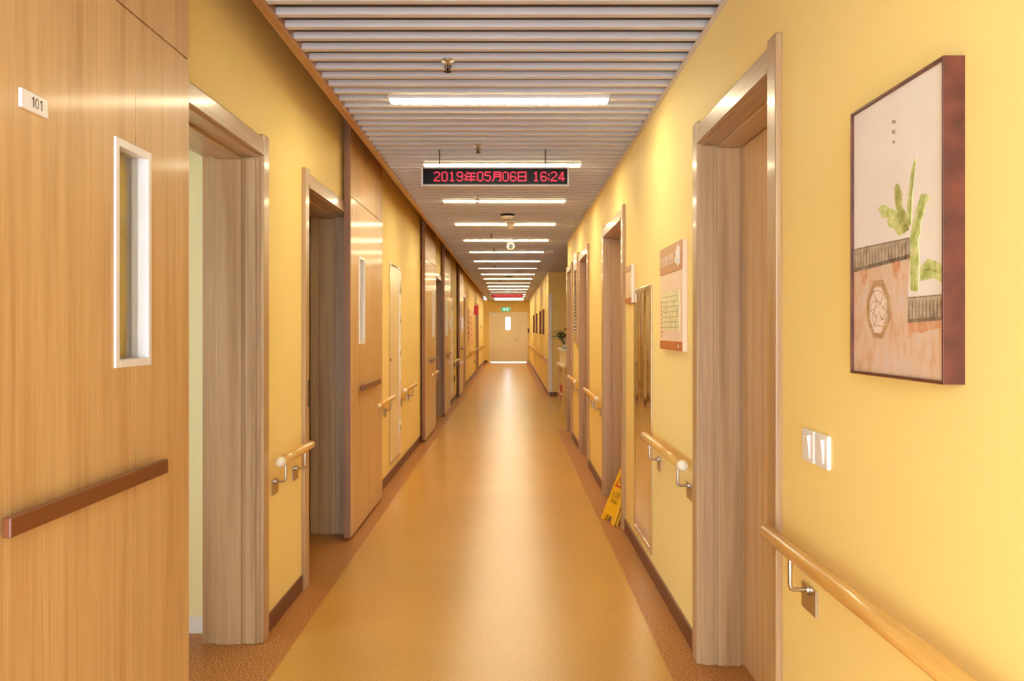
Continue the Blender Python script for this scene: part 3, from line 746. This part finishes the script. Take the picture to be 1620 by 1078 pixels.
MB().lathe((.885, 13.3, 1.085), [(.045, 0), (.055, .06), (.05, .12), (.058, .15), (.052, .15), (.044, .12), (.049, .06), (.04, .008)], 20).build('vase', 'glass', q)
MB().lathe((.885, 13.3, 1.094), [(.038, 0), (.044, .05), (.043, .07)], 16).build('pebbles', 'white', q)
rnd = random.Random(11); m = MB()
for k in range(7): m.tube([(.885, 13.3, 1.12), (.87-.02*k*.5, 13.3+.02*(k-3), 1.24), (.80-.02*k+.03*(k % 3), 13.3+.03*(k-3), 1.30+.01*(k % 2))], .003, 6)
m.build('stems', 'leafgreen', q)
for k in range(30):
    ang = rnd.uniform(0, 6.28); c0 = Vector((rnd.gauss(.825, .045), 13.3+rnd.gauss(0, .06), rnd.gauss(1.285, .035)))
    d = Vector((math.cos(ang), math.sin(ang)*.5, rnd.uniform(-.3, .6))).normalized(); L = rnd.uniform(.06, .10)
    n_ = d.cross(Vector((0, .4, 1))).normalized()*L*.3; u = n_.cross(d).normalized()*L*.10
    MB().prism([c0, c0+d*L*.35+n_+u, c0+d*L*.75+n_*.7+u, c0+d*L, c0+d*L*.75-n_*.7-u*.2, c0+d*L*.35-n_-u*.2], (0, 0, .0015)).build('leaf', 'leafgreen' if k % 9 else 'leafyellow', q)
for d in ((-.19, -.02, .02), (-.20, 0, .07), (-.17, .03, .10)):
    MB().tube([(.83, 13.3, 1.28), (.83+d[0]*.5, 13.3+d[1], 1.28+d[2]), (.83+d[0], 13.3+d[1]*2, 1.27+d[2]*.9)], [.006, .005, .001], 6).build('leaf_blade', 'leafgreen', q)

# ------------------------------------------------------------------ far left wall: print, red sign, outlets
q = thing('wall_print', (XL, 22.6, .98), 'tall pink wall print with dark vertical writing on the left', 'print')
MB().box(XL, XL+.012, 21.2, 24.4, .98, 1.95).build('print_board', 'pinkwall', q)
m = MB(); rnd = random.Random(4)
for k in range(6):
    z = 1.83-.135*k
    for j in range(4):
        y = 21.7+rnd.uniform(-.12, .12); m.box(XL+.012, XL+.0135, y, y+rnd.uniform(.08, .25), z+rnd.uniform(-.04, .04), z+rnd.uniform(.045, .06))
for k in range(4):
    z = 1.72-.16*k
    for j in range(3): y = 23.2+rnd.uniform(-.1, .1); m.box(XL+.012, XL+.0135, y, y+rnd.uniform(.06, .15), z+rnd.uniform(-.03, .03), z+.04)
m.build('brush_writing', 'ink', q)
q = thing('hanging_sign', (XL, 24.9, 1.86), 'small red sign projecting from the far left wall', 'sign')
MB().box(XL+.0, XL+.02, 24.88, 24.94, 1.86, 2.12).build('sign_bracket', 'steel', q)
MB().box(XL+.02, XL+.15, 24.9, 24.92, 1.85, 2.13).build('sign_plate', 'red', q, .003)
def outlet(xw, s, y, z, lb, dark=True):
    q = thing('wall_outlet', (xw, y, z), lb, 'outlet')
    MB().box(min(xw, xw-s*.012), max(xw, xw-s*.012), y-.06, y+.06, z-.06, z+.06).build('outlet_plate', 'dark' if dark else 'white', q, .003)
    MB().box(min(xw-s*.012, xw-s*.016), max(xw-s*.012, xw-s*.016), y-.03, y+.03, z-.03, z+.03).build('socket', 'black', q)
outlet(XL, -1, 16.4, .42, 'low dark socket on the left wall beside the fifth sliding door')
outlet(XL, -1, 25.6, .40, 'low dark socket on the left wall below the pink print')
outlet(XL, -1, 31.0, 1.50, 'dark control plate on the left wall close to the end door')
q = thing('card_reader', (.755, YE, 1.28), 'black card reader on the end wall right of the door', 'card reader')
MB().box(.705-.0+.03, .79, YE-.03, YE, 1.27, 1.45).build('reader_body', 'black', q, .004)
MB().box(.75, .775, YE-.033, YE-.03, 1.38, 1.41).build('reader_display', 'led_red_screen', q)

# exit sign above the end door
q = thing('exit_sign', (-.20, YE, 2.17), 'green lit exit sign with arrow above the end door', 'exit sign')
MB().box(-.40, -.0, YE-.05, YE, 2.17, 2.36).build('housing', 'steel', q, .004)
fc = MB().box(-.39, -.01, YE-.053, YE-.05, 2.18, 2.35).build('lit_face', 'exit', q)
m = MB(); y = YE-.055
m.prism([(-.34, y, 2.265), (-.26, y, 2.325), (-.26, y, 2.285), (-.20, y, 2.285), (-.20, y, 2.245), (-.26, y, 2.245), (-.26, y, 2.205)], (0, .002, 0))
m.build('arrow', 'exit_white', fc)
m = MB()
m.lathe((-.13, y+.002, 2.318), [(.014, 0), (.014, -.002)], 12, 'y')
for P in ([(-.15, 2.30), (-.12, 2.30), (-.11, 2.255), (-.14, 2.25)], [(-.14, 2.255), (-.125, 2.255), (-.165, 2.20), (-.18, 2.205)], [(-.125, 2.258), (-.11, 2.258), (-.085, 2.21), (-.10, 2.205)], [(-.15, 2.298), (-.15, 2.285), (-.185, 2.27), (-.188, 2.28)], [(-.115, 2.298), (-.115, 2.285), (-.08, 2.262), (-.075, 2.272)]):
    m.prism([(a, y, b_) for a, b_ in P], (0, .002, 0))
m.build('running_figure', 'exit_white', fc)
text('exit_characters', '出口', 'exit_white', fc, (-.075, YE-.0545, 2.30), (1, 0, 0), (0, 0, 1), .055, .03)
